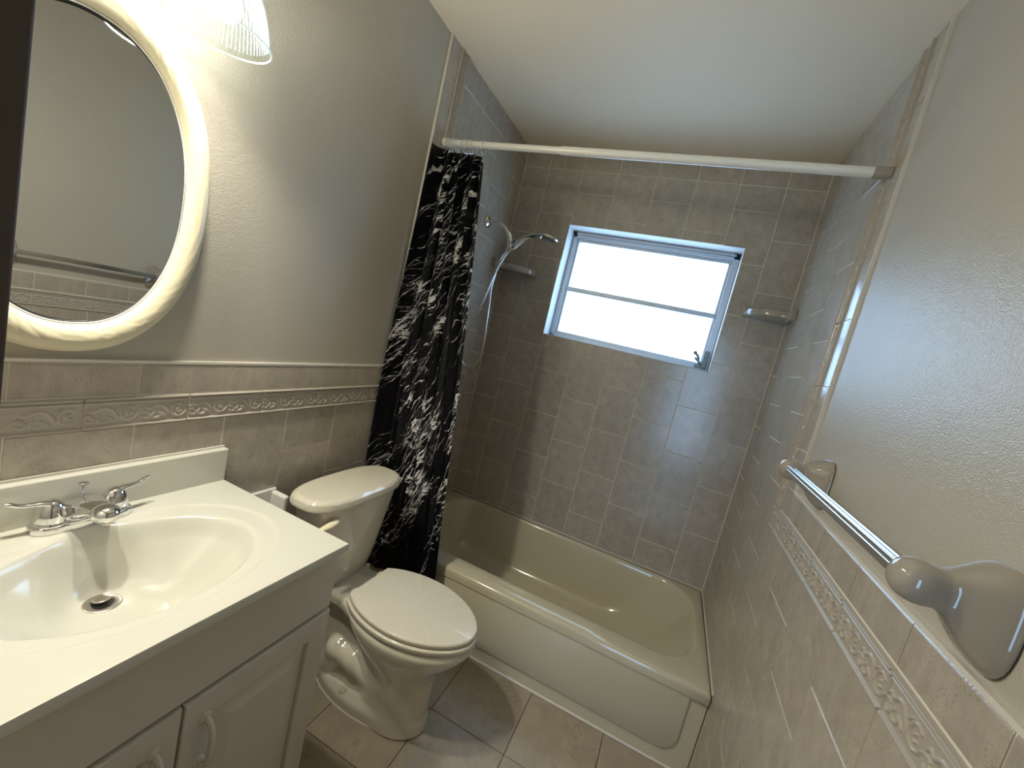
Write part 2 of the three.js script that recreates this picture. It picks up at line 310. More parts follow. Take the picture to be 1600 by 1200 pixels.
// floor
const floor = struct('floor', box(-0.15, W + 0.15, -0.12, -0.002, -0.2, 2.42), floorGrout);
{
  const xs = [0.024 - 0.2985, 0.3225 - 0.0, 0.621, 0.9195, 1.218, 1.5165 + 0.0], zs = [0.455, 0.7535, 1.052, 1.3535, 1.652, 1.9505, 2.249, 2.42];
  const X = [0.0, 0.024, 0.3225, 0.621, 0.9195, 1.218, W];
  for (let i = 0; i + 1 < X.length; i++) for (let j = 1; j + 1 < zs.length; j++) {
    const m = part('floor_tile', tileGeo(X[i + 1] - X[i] - 0.0028, zs[j + 1] - zs[j] - 0.0028, Math.floor(rnd() * 6) + 10, 0.008, 0.001), floorTones[Math.floor(rnd() * 2)], floor);
    m.position.set((X[i] + X[i + 1]) / 2, (rnd() - 0.5) * 0.0004, (zs[j] + zs[j + 1]) / 2); m.rotation.x = -Math.PI / 2;
  }
}
const ceiling = struct('ceiling', box(-0.15, W + 0.15, H, H + 0.12, -0.2, 2.42), ceilingPaint);

function metreUV(g, k) { const p = g.attributes.position, n = g.attributes.normal, uv = g.attributes.uv; for (let i = 0; i < p.count; i++) { const a = Math.abs(n.getX(i)), b = Math.abs(n.getY(i)); a > 0.5 ? uv.setXY(i, p.getZ(i), p.getY(i)) : b > 0.5 ? uv.setXY(i, p.getX(i), p.getZ(i)) : uv.setXY(i, p.getX(i), p.getY(i)); } return g; }
metreUV(ceiling.geometry); metreUV(floor.geometry);
const wallLeft = struct('wall_left', metreUV(box(-0.15, -0.008, 0, H, -0.2, 2.42)), paint);
const wallRight = struct('wall_right', metreUV(box(W + 0.008, W + 0.15, 0, H, -0.2, 2.42)), paint);
part('grout', [box(-0.008, -0.0016, 0, H, 0, 0.883), box(-0.008, -0.0016, 0, 1.136, 0.883, ZF)], grout, wallLeft);
part('grout', [box(W + 0.0016, W + 0.008, 0, H, 0, 0.883), box(W + 0.0016, W + 0.008, 0, 1.136, 0.883, ZF)], grout, wallRight);
for (const [side, parent, cols, pars, dy, jf, jc] of [
  ['left', wallLeft, [0.755, 0.92, 1.13, 1.338, 1.545, 1.757, 1.965, 2.17, ZF], 'ABABABAB', -0.012, [0.812, 1.022, 1.231, 1.44, 1.647, 1.855, 2.06, ZF], [0.884, 0.92, 1.129, 1.338, 1.545, 1.757, 1.965, 2.17, ZF]],
  ['right', wallRight, [0.755, 0.953, 1.15, 1.362, 1.57, 1.776, 1.98, 2.185, ZF], 'BABABABA', 0, [0.812, 0.975, 1.18, 1.379, 1.58, 1.785, 1.99, 2.19, ZF], [0.884, 0.98, 1.18, 1.379, 1.577, 1.776, 1.98, 2.185, ZF]],
]) {
  const w = WALLS[side], tub = [0, 0.153, 0.353, 0.553, 0.755];
  for (let i = 0; i < 4; i++) { column(parent, w, tub[i], tub[i + 1], 0.346, TOP, 'BABA'[i]); tile(parent, w, tub[i], tub[i + 1], TOP, H); }
  for (let i = 0; i + 1 < cols.length; i++) column(parent, w, cols[i], cols[i + 1], 0, 0.988, pars[i], dy);
  for (let i = 0; i + 1 < jf.length; i++) frieze(parent, w, jf[i], jf[i + 1]);
  frieze(parent, w, 0.757, 0.812);
  for (let y = 1.0605, k = 0; y < H - 0.01; y += 0.2, k++) friezeUp(parent, w, 0.757, 0.812, y, Math.min(y + 0.2, H));
  for (let i = 0; i + 1 < jc.length; i++) capTile(parent, w, jc[i], jc[i + 1], 1.0615, 1.139);
  tile(parent, w, 0.812, 0.884, 1.0615, 1.139);
  const F = side === 'left' ? [0, 0.004] : [W - 0.004, W];
  part('caulk_line', [box(side === 'left' ? -0.008 : W - 0.0015, side === 'left' ? 0.0015 : W + 0.008, 1.138, 1.1445, 0.884, ZF - 0.003), box(side === 'left' ? -0.008 : W - 0.001, side === 'left' ? 0.001 : W + 0.008, 1.1445, H, 0.8835, 0.8885)], caulk, parent);
  const yo = [1.139, 1.262, 1.463, 1.663, 1.863, 2.063, 2.263, H];
  for (let i = 0; i + 1 < yo.length; i++) capTile(parent, w, 0.812, 0.885, yo[i], yo[i + 1], true);
}
// the back wall with the window opening
const WX0 = 0.3485, WX1 = 1.2528, WY0 = 1.4375, WY1 = 2.0612;
function panelWithHole(x0, x1, y0, y1, hole, z0, z1) {
  const s = new THREE.Shape([new THREE.Vector2(x0, y0), new THREE.Vector2(x1, y0), new THREE.Vector2(x1, y1), new THREE.Vector2(x0, y1)]);
  s.holes.push(new THREE.Path([new THREE.Vector2(hole[0], hole[2]), new THREE.Vector2(hole[0], hole[3]), new THREE.Vector2(hole[1], hole[3]), new THREE.Vector2(hole[1], hole[2])]));
  return new THREE.ExtrudeGeometry(s, { depth: z1 - z0, bevelEnabled: false }).translate(0, 0, z0);
}
const wallBack = struct('wall_back', panelWithHole(-0.15, W + 0.15, 0, H, [WX0, WX1, WY0, WY1], -0.2, -0.008), reveal);
part('grout', panelWithHole(0, W, 0, H, [WX0, WX1, WY0, WY1], -0.008, -0.0016), grout, wallBack);
{
  const xs = [0, 0.153, 0.353, 0.553, 0.755, 0.953, 1.153, 1.353, W], w = WALLS.back, e = 0.001;
  const cut = (s0, s1, y0, y1) => {                          // what the window opening leaves of a tile: nothing, a rectangle, or an L in one piece
    if (s1 <= WX0 + 0.004 || s0 >= WX1 - 0.004 || y1 <= WY0 + 0.004 || y0 >= WY1 - 0.004) return tile(wallBack, w, s0, s1, y0, y1);
    const rects = [];
    const push = (a, b, c, d) => { if (b - a > 0.004 && d - c > 0.004) rects.push([a, b, c, d]); };
    const cy0 = Math.max(y0, WY0), cy1 = Math.min(y1, WY1);
    push(s0, s1, y0, cy0); push(s0, s1, cy1, y1); push(s0, Math.min(s1, WX0), cy0, cy1); push(Math.max(s0, WX1), s1, cy0, cy1);
    if (!rects.length) return;
    if (rects.length === 1) return tile(wallBack, w, ...rects[0]);
    // L: outline of the tile with the window's corner taken out
    const g = GAP / 2, x0 = s0 + g, x1 = s1 - g, b0 = y0 + g, b1 = y1 - g, left = s0 < WX0, low = y0 < WY0, hx = left ? WX0 : WX1, hy = low ? WY0 : WY1;
    let pts = low ? (left ? [[x0, b0], [x1, b0], [x1, hy], [hx, hy], [hx, b1], [x0, b1]] : [[x0, b0], [x1, b0], [x1, b1], [hx, b1], [hx, hy], [x0, hy]])
      : (left ? [[x0, b0], [hx, b0], [hx, hy], [x1, hy], [x1, b1], [x0, b1]] : [[hx, b0], [x1, b0], [x1, b1], [x0, b1], [x0, hy], [hx, hy]]);
    part('wall_tile', new THREE.ExtrudeGeometry(new THREE.Shape(pts.map((p) => new THREE.Vector2(...p))), { depth: 0.0085, bevelEnabled: false }).translate(0, 0, -0.0085), tileTones[0], wallBack);
  };
  for (let i = 0; i + 1 < xs.length; i++) { column(wallBack, w, xs[i], xs[i + 1], 0.346, TOP, 'BABABABA'[i], 0, cut); tile(wallBack, w, xs[i], xs[i + 1], TOP, H); }
  part('corner_caulk', [box(W - 0.0035, W, 0.346, H, 0, 0.0035), box(0, 0.003, 0.346, H, 0, 0.003)], caulk, wallBack);
}
// window: aluminium frame of two panes with a crank
const WD = -0.12;                                           // face of the frame in the opening
const win = struct('window_1', [rbox(WX0, WX0 + 0.030, WY0, WY1, WD - 0.07, WD, 0.004), rbox(WX1 - 0.034, WX1, WY0, WY1, WD - 0.07, WD, 0.004), rbox(WX0, WX1, WY1 - 0.034, WY1, WD - 0.07, WD, 0.004), rbox(WX0, WX1, WY0, WY0 + 0.022, WD - 0.07, WD, 0.004)], aluminium);
part('sash_frame', [rbox(WX0 + 0.026, WX0 + 0.042, WY0 + 0.015, WY1 - 0.03, WD - 0.06, WD - 0.014, 0.003), rbox(WX1 - 0.046, WX1 - 0.030, WY0 + 0.015, WY1 - 0.03, WD - 0.06, WD - 0.014, 0.003), rbox(WX0 + 0.026, WX1 - 0.03, WY1 - 0.055, WY1 - 0.032, WD - 0.06, WD - 0.010, 0.003), rbox(WX0 + 0.026, WX1 - 0.03, WY0 + 0.018, WY0 + 0.037, WD - 0.06, WD - 0.010, 0.003)], aluminium, win);
part('meeting_rail', [rbox(WX0 + 0.035, WX1 - 0.035, 1.722, 1.744, WD - 0.06, WD - 0.014, 0.004), rbox(WX0 + 0.035, WX1 - 0.035, 1.717, 1.726, WD - 0.05, WD - 0.010, 0.003)], aluminium, win);
part('window_pane', box(WX0 + 0.036, WX1 - 0.04, 1.735, WY1 - 0.045, WD - 0.044, WD - 0.040), pane, win);
part('window_pane', box(WX0 + 0.036, WX1 - 0.04, WY0 + 0.030, 1.726, WD - 0.044, WD - 0.040), pane, win);
part('head_track', [rbox(WX0 + 0.02, WX1 - 0.02, WY1 - 0.018, WY1 - 0.010, WD - 0.01, WD + 0.008, 0.002), rbox(WX0 + 0.015, WX1 - 0.015, WY1 - 0.038, WY1 - 0.030, WD - 0.01, WD + 0.006, 0.002)], aluminium, win);
part('crank', [rbox(WX1 - 0.040, WX1 - 0.012, WY0 + 0.014, WY0 + 0.105, WD - 0.01, WD + 0.026, 0.006), tube([[WX1 - 0.040, WY0 + 0.026, WD + 0.015], [WX1 - 0.056, WY0 + 0.042, WD + 0.026], [WX1 - 0.064, WY0 + 0.066, WD + 0.030], [WX1 - 0.080, WY0 + 0.082, WD + 0.030]], 0.007, 24, 8), new THREE.SphereGeometry(0.010, 12, 8).translate(WX1 - 0.083, WY0 + 0.084, WD + 0.03), rbox(WX1 - 0.072, WX1 - 0.012, WY0 + 0.010, WY0 + 0.028, WD - 0.005, WD + 0.022, 0.005), tube([[WX1 - 0.062, WY0 + 0.045, WD + 0.02], [WX1 - 0.078, WY0 + 0.060, WD + 0.02]], 0.006, 6, 8)], crankMetal, win);

// front wall with the doorway the picture is taken from, and the hall behind it
const DX0 = 0.9717, DX1 = 1.49;
struct('wall_front', metreUV(mergeGeometries([box(-0.15, DX0 - 0.03, 0, H, ZF + 0.012, 2.42), box(DX1 + 0.03, W + 0.15, 0, H, ZF + 0.012, 2.42), box(DX0 - 0.03, DX1 + 0.03, 2.06, H, ZF + 0.012, 2.42)].map(plain))), paint);
const frame = struct('trim_1', [rbox(DX0 - 0.06, DX0, 0, 2.09, ZF - 0.003, 2.43, 0.001), rbox(DX1, W + 0.006, 0, 2.09, ZF - 0.002, 2.43, 0.003), rbox(DX0, DX1, 2.03, 2.09, ZF - 0.002, 2.43, 0.003)], darkWood);
{
  const X0 = -0.6, X1 = 2.6, Z0 = 2.42, Z1 = 4.6, HX0 = 1.05, HX1 = 1.75, HY1 = 2.0;
  struct('floor_hall', box(X0 - 0.1, X1 + 0.1, -0.12, 0, Z0, Z1 + 0.1), floorTones[0]);
  struct('ceiling_hall', box(X0 - 0.1, X1 + 0.1, H, H + 0.12, Z0, Z1 + 0.1), ceilingPaint);
  struct('wall_hall_left', box(X0 - 0.1, X0, 0, H, Z0, Z1 + 0.1), paint);
  struct('wall_hall_right', box(X1, X1 + 0.1, 0, H, Z0, Z1 + 0.1), paint);
  struct('wall_hall_front', [box(X0, -0.15, 0, H, Z0 - 0.1, Z0), box(W + 0.15, X1, 0, H, Z0 - 0.1, Z0)], paint);
  struct('wall_hall_far', [box(X0, HX0, 0, H, Z1, Z1 + 0.1), box(HX1, X1, 0, H, Z1, Z1 + 0.1), box(HX0, HX1, HY1, H, Z1, Z1 + 0.1), box(HX0, HX1, 0, 0.06, Z1, Z1 + 0.1)], paint);
  const d = struct('door_1', [rbox(HX0, HX0 + 0.06, 0.06, HY1, Z1 + 0.02, Z1 + 0.06), rbox(HX1 - 0.06, HX1, 0.06, HY1, Z1 + 0.02, Z1 + 0.06), rbox(HX0, HX1, HY1 - 0.06, HY1, Z1 + 0.02, Z1 + 0.06), rbox(HX0, HX1, 0.06, 0.12, Z1 + 0.02, Z1 + 0.06)], aluminium);
  part('door_pane', box(HX0 + 0.05, HX1 - 0.05, 0.11, HY1 - 0.05, Z1 + 0.038, Z1 + 0.042), pane, d);
}

// ------------------------------------------------------------------ bathtub
const RIM = 0.344;
{
  const t = thing('bathtub', 'cream enamelled alcove bathtub under the window with raised front panel', 'bathtub');
  const rings = [], R = (o, y) => rings.push(o.map((p) => V(p[0], y, p[1])));
  const outer = (d) => roundRect(0.003 + d, W - 0.003 - d, 0.006 + d, 0.758 - d, 0.004 + d * 0.5);
  R(outer(0), 0.30); R(outer(0), 0.325); R(outer(0.003), 0.336); R(outer(0.009), 0.3425); R(outer(0.016), RIM);
  const inner = (d, slope = 0) => roundRect(0.10 + d, 1.468 - d - slope, 0.034 + d * 0.6, 0.658 - d * 0.8, [0.20, 0.13, 0.13, 0.17].map((r) => Math.max(r - d * 0.3, 0.06)));
  R(inner(-0.012), RIM + 0.0008); R(inner(0), RIM - 0.002); R(inner(0.006), RIM - 0.010); R(inner(0.012), RIM - 0.025);
  R(inner(0.022, 0.03), 0.25); R(inner(0.032, 0.07), 0.18); R(inner(0.045, 0.12), 0.11); R(inner(0.06, 0.15), 0.075); R(inner(0.085, 0.17), 0.055); R(inner(0.12, 0.20), 0.048);
  part('basin', toCreasedNormals(loft(rings, true, false), 1.1), tubEnamel, t);
  part('apron', [rbox(0.002, W - 0.002, 0.0, 0.33, 0.70, 0.744, 0.004)], tubEnamel, t);
  const shape = new THREE.Shape(), x0 = 0.06, x1 = 1.452, y0 = 0.066, y1 = 0.322, r = 0.06;
  shape.moveTo(x0, y1); shape.lineTo(x0, y0 + r); shape.absarc(x0 + r, y0 + r, r, Math.PI, Math.PI * 1.5, false); shape.lineTo(x1 - r, y0); shape.absarc(x1 - r, y0 + r, r, Math.PI * 1.5, Math.PI * 2, false); shape.lineTo(x1, y1); shape.lineTo(x0, y1);
  part('front_panel', toCreasedNormals(new THREE.ExtrudeGeometry(shape, { depth: 0.001, bevelEnabled: true, bevelThickness: 0.008, bevelSize: 0.008, bevelSegments: 4, curveSegments: 16 }).translate(0, 0, 0.7445), 0.6), tubEnamel, t);
  part('caulk_bead', [new THREE.CylinderGeometry(0.006, 0.006, W - 0.006, 10).rotateZ(Math.PI / 2).translate(W / 2, 0.002, 0.749)], caulk, t, 'white caulk bead along the floor');
  part('rim_caulk', [box(0.003, W - 0.003, RIM, RIM + 0.006, 0.0005, 0.006), box(W - 0.006, W - 0.0005, RIM - 0.002, RIM + 0.005, 0.003, 0.757)], caulk, t);
}

// ------------------------------------------------------------------ toilet
{
  const cz = 1.14, t = thing('toilet', 'cream two-piece toilet with closed lid between vanity and bathtub', 'toilet', [0, 0, 0]);
  const sdf = (x, y, zz) => {
    const z = zz - cz, Y = clamp(y / 0.385), a = Math.abs(z);
    // bowl and column: an egg whose ends and width follow the height
    const u = smooth(0.30, 0.98, Y), f = lerp(0.628, 0.752, u * u) + 0.008 * (1 - smooth(0, 0.12, Y)), b = lerp(0.47, 0.262, smooth(0.38, 1, Y)), w = lerp(0.086, 0.172, smooth(0.28, 1.0, Y)) + 0.004 * (1 - smooth(0, 0.12, Y));
    const cx = lerp(f, b, 0.53), ax = x > cx ? f - cx : cx - b, q = Math.hypot((x - cx) / ax, z / w);
    let d = (q - 1) * Math.min(ax, w) * 0.8; d = smax(d, y - 0.388, 0.03);
    const col = (Math.hypot((x - 0.497) / 0.130, z / 0.086) - 1) * 0.08; d = smin(d, smax(col, y - 0.30, 0.06), 0.03);
    d = smin(d, boxSdf(x - 0.18, y - 0.366, z, 0.145, 0.020, 0.102, 0.012), 0.035);             // tank platform behind the bowl
    d = smin(d, boxSdf(x - 0.29, y - 0.19, z, 0.13, 0.19, 0.050, 0.03), 0.03);                  // spine
    const foot = (Math.hypot((x - 0.400) / 0.232, z / 0.101) - 1) * 0.10;
    d = smin(d, smax(foot, y - 0.046, 0.02), 0.02);
    d = smin(d, capsule([x, y, a], [0.46, 0.115, 0.045], [0.345, 0.152, 0.047], 0.036, 0.040), 0.014);   // the trapway that shows on both sides
    d = smin(d, capsule([x, y, a], [0.345, 0.152, 0.047], [0.265, 0.160, 0.045], 0.040, 0.042), 0.014);
    d = smin(d, capsule([x, y, a], [0.265, 0.160, 0.045], [0.215, 0.05, 0.035], 0.042, 0.034), 0.014);
    return smax(d, -y, 0.004);
  };
  part('bowl', iso(sdf, [0.0, -0.012, cz - 0.2], [0.78, 0.41, cz + 0.2], 0.006), porcelain, t);
  const oval = (grow) => (d) => {                           // seat outline: an egg cut straight at the hinge
    const a = 0.246 + grow - d, b = 0.163 + grow - d, x0 = 0.308 - grow * 0.5 + d, out = [], c = Math.max(-1, (x0 - 0.502) / a), t0 = Math.acos(c), n = 90;
    for (let i = 0; i <= n; i++) { const s = t0 - 2 * t0 * i / n, k = Math.cos(s); out.push([0.502 + a * k, cz + 0.004 + b * Math.sin(s) * (k > 0 ? 1 - 0.09 * k * k : 1)]); }
    const p = out.at(-1), q = out[0]; for (let i = 1; i < 16; i++) out.push([lerp(p[0], q[0], i / 16), lerp(p[1], q[1], i / 16)]);
    return out;
  };
  part('seat', slab(oval(0.004), 0.389, 0.4055, 0.004, 0.006), seatPlastic, t);
  part('lid', slab(oval(-0.002), 0.4095, 0.4250, 0.003, 0.007), seatPlastic, t);
  part('hinge', [rbox(0.292, 0.318, 0.386, 0.4125, cz - 0.080, cz - 0.052, 0.006, 3), rbox(0.292, 0.318, 0.386, 0.4125, cz + 0.052, cz + 0.080, 0.006, 3)], seatPlastic, t);
  const rings = [];
  for (let i = 0; i <= 10; i++) { const k = i / 10, e = smooth(0, 0.12, k) * 0.012; rings.push(superEllipse(lerp(0.148, 0.162, k), cz + lerp(0.004, 0.016, k), lerp(0.078, 0.091, k) - 0.012 + e, lerp(0.128, 0.206, k ** 0.9) - 0.012 + e, 3.2)(0).map((p) => V(p[0], lerp(0.384, 0.717, k), p[1]))); }
  part('tank', toCreasedNormals(loft(rings, true, true), 0.8), porcelain, t);
  part('tank_lid', slab(superEllipse(0.162, cz + 0.018, 0.103, 0.226, 2.9), 0.715, 0.752, 0.006, 0.022, 7), porcelain, t);
  const h = part('flush_handle', taperTube([[0.241, 0.681, 1.286], [0.246, 0.680, 1.30], [0.248, 0.676, 1.325], [0.244, 0.671, 1.352], [0.236, 0.668, 1.372]], [0.004, 0.011, 0.014, 0.011, 0.003], 24, 14, 0.7), leverCream, t, 'yellowed cream flush lever');
  part('pivot', new THREE.SphereGeometry(0.013, 18, 12).scale(0.6, 1, 1).translate(0.236, 0.681, 1.288), porcelain, h);
  for (const s of [1, -1]) part('bolt_cap', new THREE.SphereGeometry(0.014, 18, 10, 0, Math.PI * 2, 0, Math.PI / 2).scale(1, 1.1, 1).translate(0.345, 0.042, cz + s * 0.078), porcelain, t);
  part('base_caulk', slab(superEllipse(0.400, cz, 0.238, 0.105, 2.0), 0, 0.005, 0.0005, 0.004, 2), caulk, t);
}

// ------------------------------------------------------------------ vanity
const VZ0 = 1.536, VZ1 = 2.186, VC = 1.861, DECK = 0.803;
{
  const t = thing('vanity_cabinet', 'cream bathroom vanity cabinet with two raised panel doors', 'cabinet');
  part('body', [box(0.004, 0.449, 0.0, 0.78, VZ0 - 0.008, VZ0 + 0.008), box(0.004, 0.449, 0.0, 0.78, VZ1 - 0.016, VZ1), box(0.004, 0.449, 0.09, 0.106, VZ0 + 0.008, VZ1 - 0.016), box(0.43, 0.449, 0.09, 0.135, VZ0 + 0.008, VZ1 - 0.016), box(0.43, 0.449, 0.575, 0.78, VZ0 + 0.008, VZ1 - 0.016), box(0.43, 0.449, 0.135, 0.575, 1.845, 1.89), box(0.385, 0.40, 0.0, 0.09, VZ0 + 0.008, VZ1 - 0.016)], cabinetPaint, t);
  part('false_drawer_front', rbox(0.449, 0.463, 0.612, 0.779, VZ0 - 0.012, VZ1, 0.003), cabinetPaint, t);
  for (const [z0, z1, hz] of [[1.521, 1.866, 1.825], [1.871, 2.20, 1.912]]) {
    const d = new THREE.Group(); d.name = 'door'; t.add(d);
    const y0 = 0.10, y1 = 0.602, fr = 0.058;
    const rail = new THREE.Shape([[z0, y0], [z1, y0], [z1, y1], [z0, y1]].map((p) => new THREE.Vector2(...p)));
    rail.holes.push(new THREE.Path([[z0 + fr, y0 + fr], [z0 + fr, y1 - fr], [z1 - fr, y1 - fr], [z1 - fr, y0 + fr]].map((p) => new THREE.Vector2(...p))));
    const front = new THREE.ExtrudeGeometry(rail, { depth: 0.010, bevelEnabled: true, bevelThickness: 0.004, bevelSize: 0.004, bevelOffset: -0.004, bevelSegments: 3 }).rotateY(Math.PI / 2).scale(1, 1, -1);
    for (const g of [front]) { const ix = g.index; const p = g.attributes.position.array; for (let i = 0; i < p.length; i += 9) for (let k = 0; k < 3; k++) { const a = p[i + 3 + k]; p[i + 3 + k] = p[i + 6 + k]; p[i + 6 + k] = a; } g.computeVertexNormals(); }
    part('door_frame', toCreasedNormals(front.translate(0.452, 0, 0), 0.5), cabinetPaint, d);
    const P = (i, x) => [[z0 + fr + i, y0 + fr + i], [z1 - fr - i, y0 + fr + i], [z1 - fr - i, y1 - fr - i], [z0 + fr + i, y1 - fr - i]].map(([z, y]) => V(x, y, z)).reverse();
    part('raised_panel', toCreasedNormals(loft([P(-0.004, 0.450), P(0.002, 0.455), P(0.010, 0.4555), P(0.040, 0.463), P(0.044, 0.4645)], true, false), 0.15), cabinetPaint, d);
    const h = part('handle', [tube([[0.464, 0.545, hz], [0.478, 0.543, hz], [0.490, 0.530, hz], [0.494, 0.495, hz], [0.490, 0.460, hz], [0.478, 0.447, hz], [0.464, 0.445, hz]], 0.0058, 48, 12), ...[0.545, 0.445].map((y) => new THREE.SphereGeometry(0.011, 16, 10).scale(0.55, 1.25, 1).translate(0.466, y, hz))], ivoryGloss, d);
  }
}
{
  const t = thing('countertop', 'white cultured marble countertop with molded oval sink basin', 'countertop');
  // the top as a height field: flat deck, shallow oval dish, deep oval bowl
  const bowl = (x, z) => {
    const o = Math.hypot((x - 0.250) / 0.196, (z - VC) / 0.272), i = Math.hypot((x - (0.262)) / 0.158, (z - VC) / 0.218);
    let y = DECK - 0.0035 * smooth(1.012, 0.985, o) * smooth(0.075, 0.10, x);
    if (i < 1.06) { const dr = Math.hypot((x - 0.20) / 0.10, (z - VC) / 0.16), e = smooth(1.05, 0.86, i) * 0.018, deep = 0.104 * (1 - smooth(0.25, 1.0, clamp(i)) ** 1.0) ** 0.62; y -= e + deep + 0.004 * (1 - smooth(0, 1.0, dr)); }
    const f = Math.hypot(x - 0.186, z - VC - 0.010);           // level seat of the drain
    return lerp(DECK - 0.1235, y, smooth(0.028, 0.105, f));
  };
  const nx = 120, nz = 150, x0 = 0.004, x1 = 0.490, pos = [], uv = [], idx = [];
  for (let j = 0; j <= nz; j++) for (let i = 0; i <= nx; i++) { const x = lerp(x0, x1, i / nx), z = lerp(VZ0, VZ1, j / nz); pos.push(x, bowl(x, z), z); uv.push(x, z); }
  for (let j = 0; j < nz; j++) for (let i = 0; i < nx; i++) { const a = j * (nx + 1) + i, b = a + 1, c = a + nx + 1, d = c + 1; idx.push(a, c, b, b, c, d); }
  const g = new THREE.BufferGeometry(); g.setAttribute('position', new THREE.Float32BufferAttribute(pos, 3)); g.setAttribute('uv', new THREE.Float32BufferAttribute(uv, 2)); g.setIndex(idx); g.computeVertexNormals();
  const edge = [];                                          // rounded front and side edges, and the underside
  const E = (d, y) => edge.push([[x0, VZ0 - d], [x1 + d, VZ0 - d], [x1 + d, VZ1 + d], [x0, VZ1 + d]].map((p) => V(p[0], y, p[1])).reverse());
  E(0, DECK); E(0.0016, DECK - 0.0005); E(0.003, DECK - 0.003); E(0.003, DECK - 0.020); E(0.001, DECK - 0.0225); E(-0.03, DECK - 0.0225);
  part('top', [g, toCreasedNormals(loft(edge, false, false), 0.6)], marbleWhite, t);
  part('backsplash', [rbox(0.003, 0.022, DECK - 0.005, 0.897, VZ0 - 0.003, VZ1 + 0.003, 0.004, 3)], marbleWhite, t);
  part('caulk_line', box(0.001, 0.006, 0.895, 0.902, VZ0, VZ1), caulk, t);
  const dx = 0.186, dz = VC + 0.010, dy = bowl(0.186, VC + 0.010) + 0.0006, drain = part('drain', new THREE.LatheGeometry([[0.0175, -0.014], [0.0178, -0.001], [0.020, 0.0012], [0.028, 0.0014], [0.0305, 0.0002], [0.0305, -0.003]].map((p) => new THREE.Vector2(...p)), 48).translate(dx, dy, dz), brushed, t);
  part('drain_throat', new THREE.CylinderGeometry(0.0178, 0.0178, 0.03, 32, 1, false).translate(dx, dy - 0.0142, dz), black, drain);
  part('stopper', new THREE.LatheGeometry([[0, 0.0085], [0.009, 0.0083], [0.0138, 0.0074], [0.0146, 0.0062], [0.0136, 0.0048], [0.005, 0.003], [0.004, -0.01]].map((p) => new THREE.Vector2(...p)), 40).rotateZ(0.16).translate(dx - 0.0042, dy, dz), brushed, drain);
}
{
  const t = thing('faucet', 'chrome two-handle sink faucet on white vanity top', 'faucet', [0.053, DECK, VC - 0.004]);
  const stad = (d) => roundRect(-0.026 + d, 0.028 - d, -0.083 + d, 0.083 - d, 0.026 - d, 10);
  part('base_plate', slab(stad, 0, 0.015, 0.001, 0.005), chrome, t);
  // body rising from the plate into the spout
  const rings = [];
  for (let i = 0; i <= 22; i++) {
    const k = i / 22, x = lerp(-0.020, 0.104, k), top = 0.050 + 0.011 * Math.sin(k * Math.PI * 0.9) + 0.003 * k, low = lerp(0.012, 0.036, smooth(0.25, 0.7, k)), w = lerp(0.038, 0.0205, smooth(0.1, 0.8, k)) * (k > 0.93 ? Math.sqrt(Math.max(0.05, 1 - ((k - 0.93) / 0.07) ** 2)) : 1) * (k < 0.08 ? 0.75 + 3.1 * k : 1), cy = (top + low) / 2, h = (top - low) / 2 * (k > 0.93 ? Math.sqrt(Math.max(0.08, 1 - ((k - 0.93) / 0.07) ** 2)) : 1), ring = [];
    for (let j = 0; j < 28; j++) { const a = j / 28 * Math.PI * 2, c = Math.cos(a), s = Math.sin(a); ring.push(V(x, cy + h * Math.sign(s) * Math.abs(s) ** 0.8, w * (s < 0 ? lerp(1.35, 1, k) : 1) * Math.sign(c) * Math.abs(c) ** 0.8)); }
    rings.push(ring);
  }
  const sp = part('spout', [loft(rings, true, true), new THREE.SphereGeometry(1, 32, 22).scale(0.027, 0.0195, 0.0245).translate(0.079, 0.0475, 0)], chrome, t);
  const aer = part('aerator', new THREE.CylinderGeometry(0.010, 0.010, 0.010, 24).translate(0.088, 0.034, 0), brushed, sp);
  const apron = [];
  for (const [y, w, d] of [[0.014, 0.056, 0.024], [0.022, 0.050, 0.022], [0.032, 0.040, 0.019], [0.042, 0.033, 0.016], [0.049, 0.027, 0.012]]) apron.push(roundRect(-d, d, -w, w, d * 0.98, 8).map((p) => V(p[0], y, p[1])));
  part('shoulder', loft(apron, true, false), chrome, t);
  for (const s of [1, -1]) {
    const h = part('handle', new THREE.LatheGeometry([[0.0265, 0.013], [0.0268, 0.018], [0.0240, 0.0195], [0.0255, 0.023], [0.0240, 0.034], [0.0208, 0.046], [0.0165, 0.056], [0.0105, 0.062], [0, 0.0645]].map((p) => new THREE.Vector2(...p)), 40).translate(0, 0, s * 0.051), chrome, t);
    part('lever', taperTube([[0.002, 0.054, s * 0.047], [0.002, 0.059, s * 0.062], [0.001, 0.061, s * 0.078], [-0.001, 0.063, s * 0.095], [-0.003, 0.069, s * 0.109], [-0.004, 0.072, s * 0.117]], [0.0125, 0.010, 0.0075, 0.0062, 0.0066, 0.0035], 36, 14, 0.62), chrome, h);
  }
  part('lift_rod', [new THREE.CylinderGeometry(0.0024, 0.0024, 0.065, 12).translate(-0.012, 0.047, 0.0), new THREE.LatheGeometry([[0.0025, -0.008], [0.004, -0.004], [0.0085, 0], [0.0092, 0.002], [0.007, 0.0038], [0, 0.0045]].map((p) => new THREE.Vector2(...p)), 24).translate(-0.012, 0.080, 0.0)], chrome, t);
}

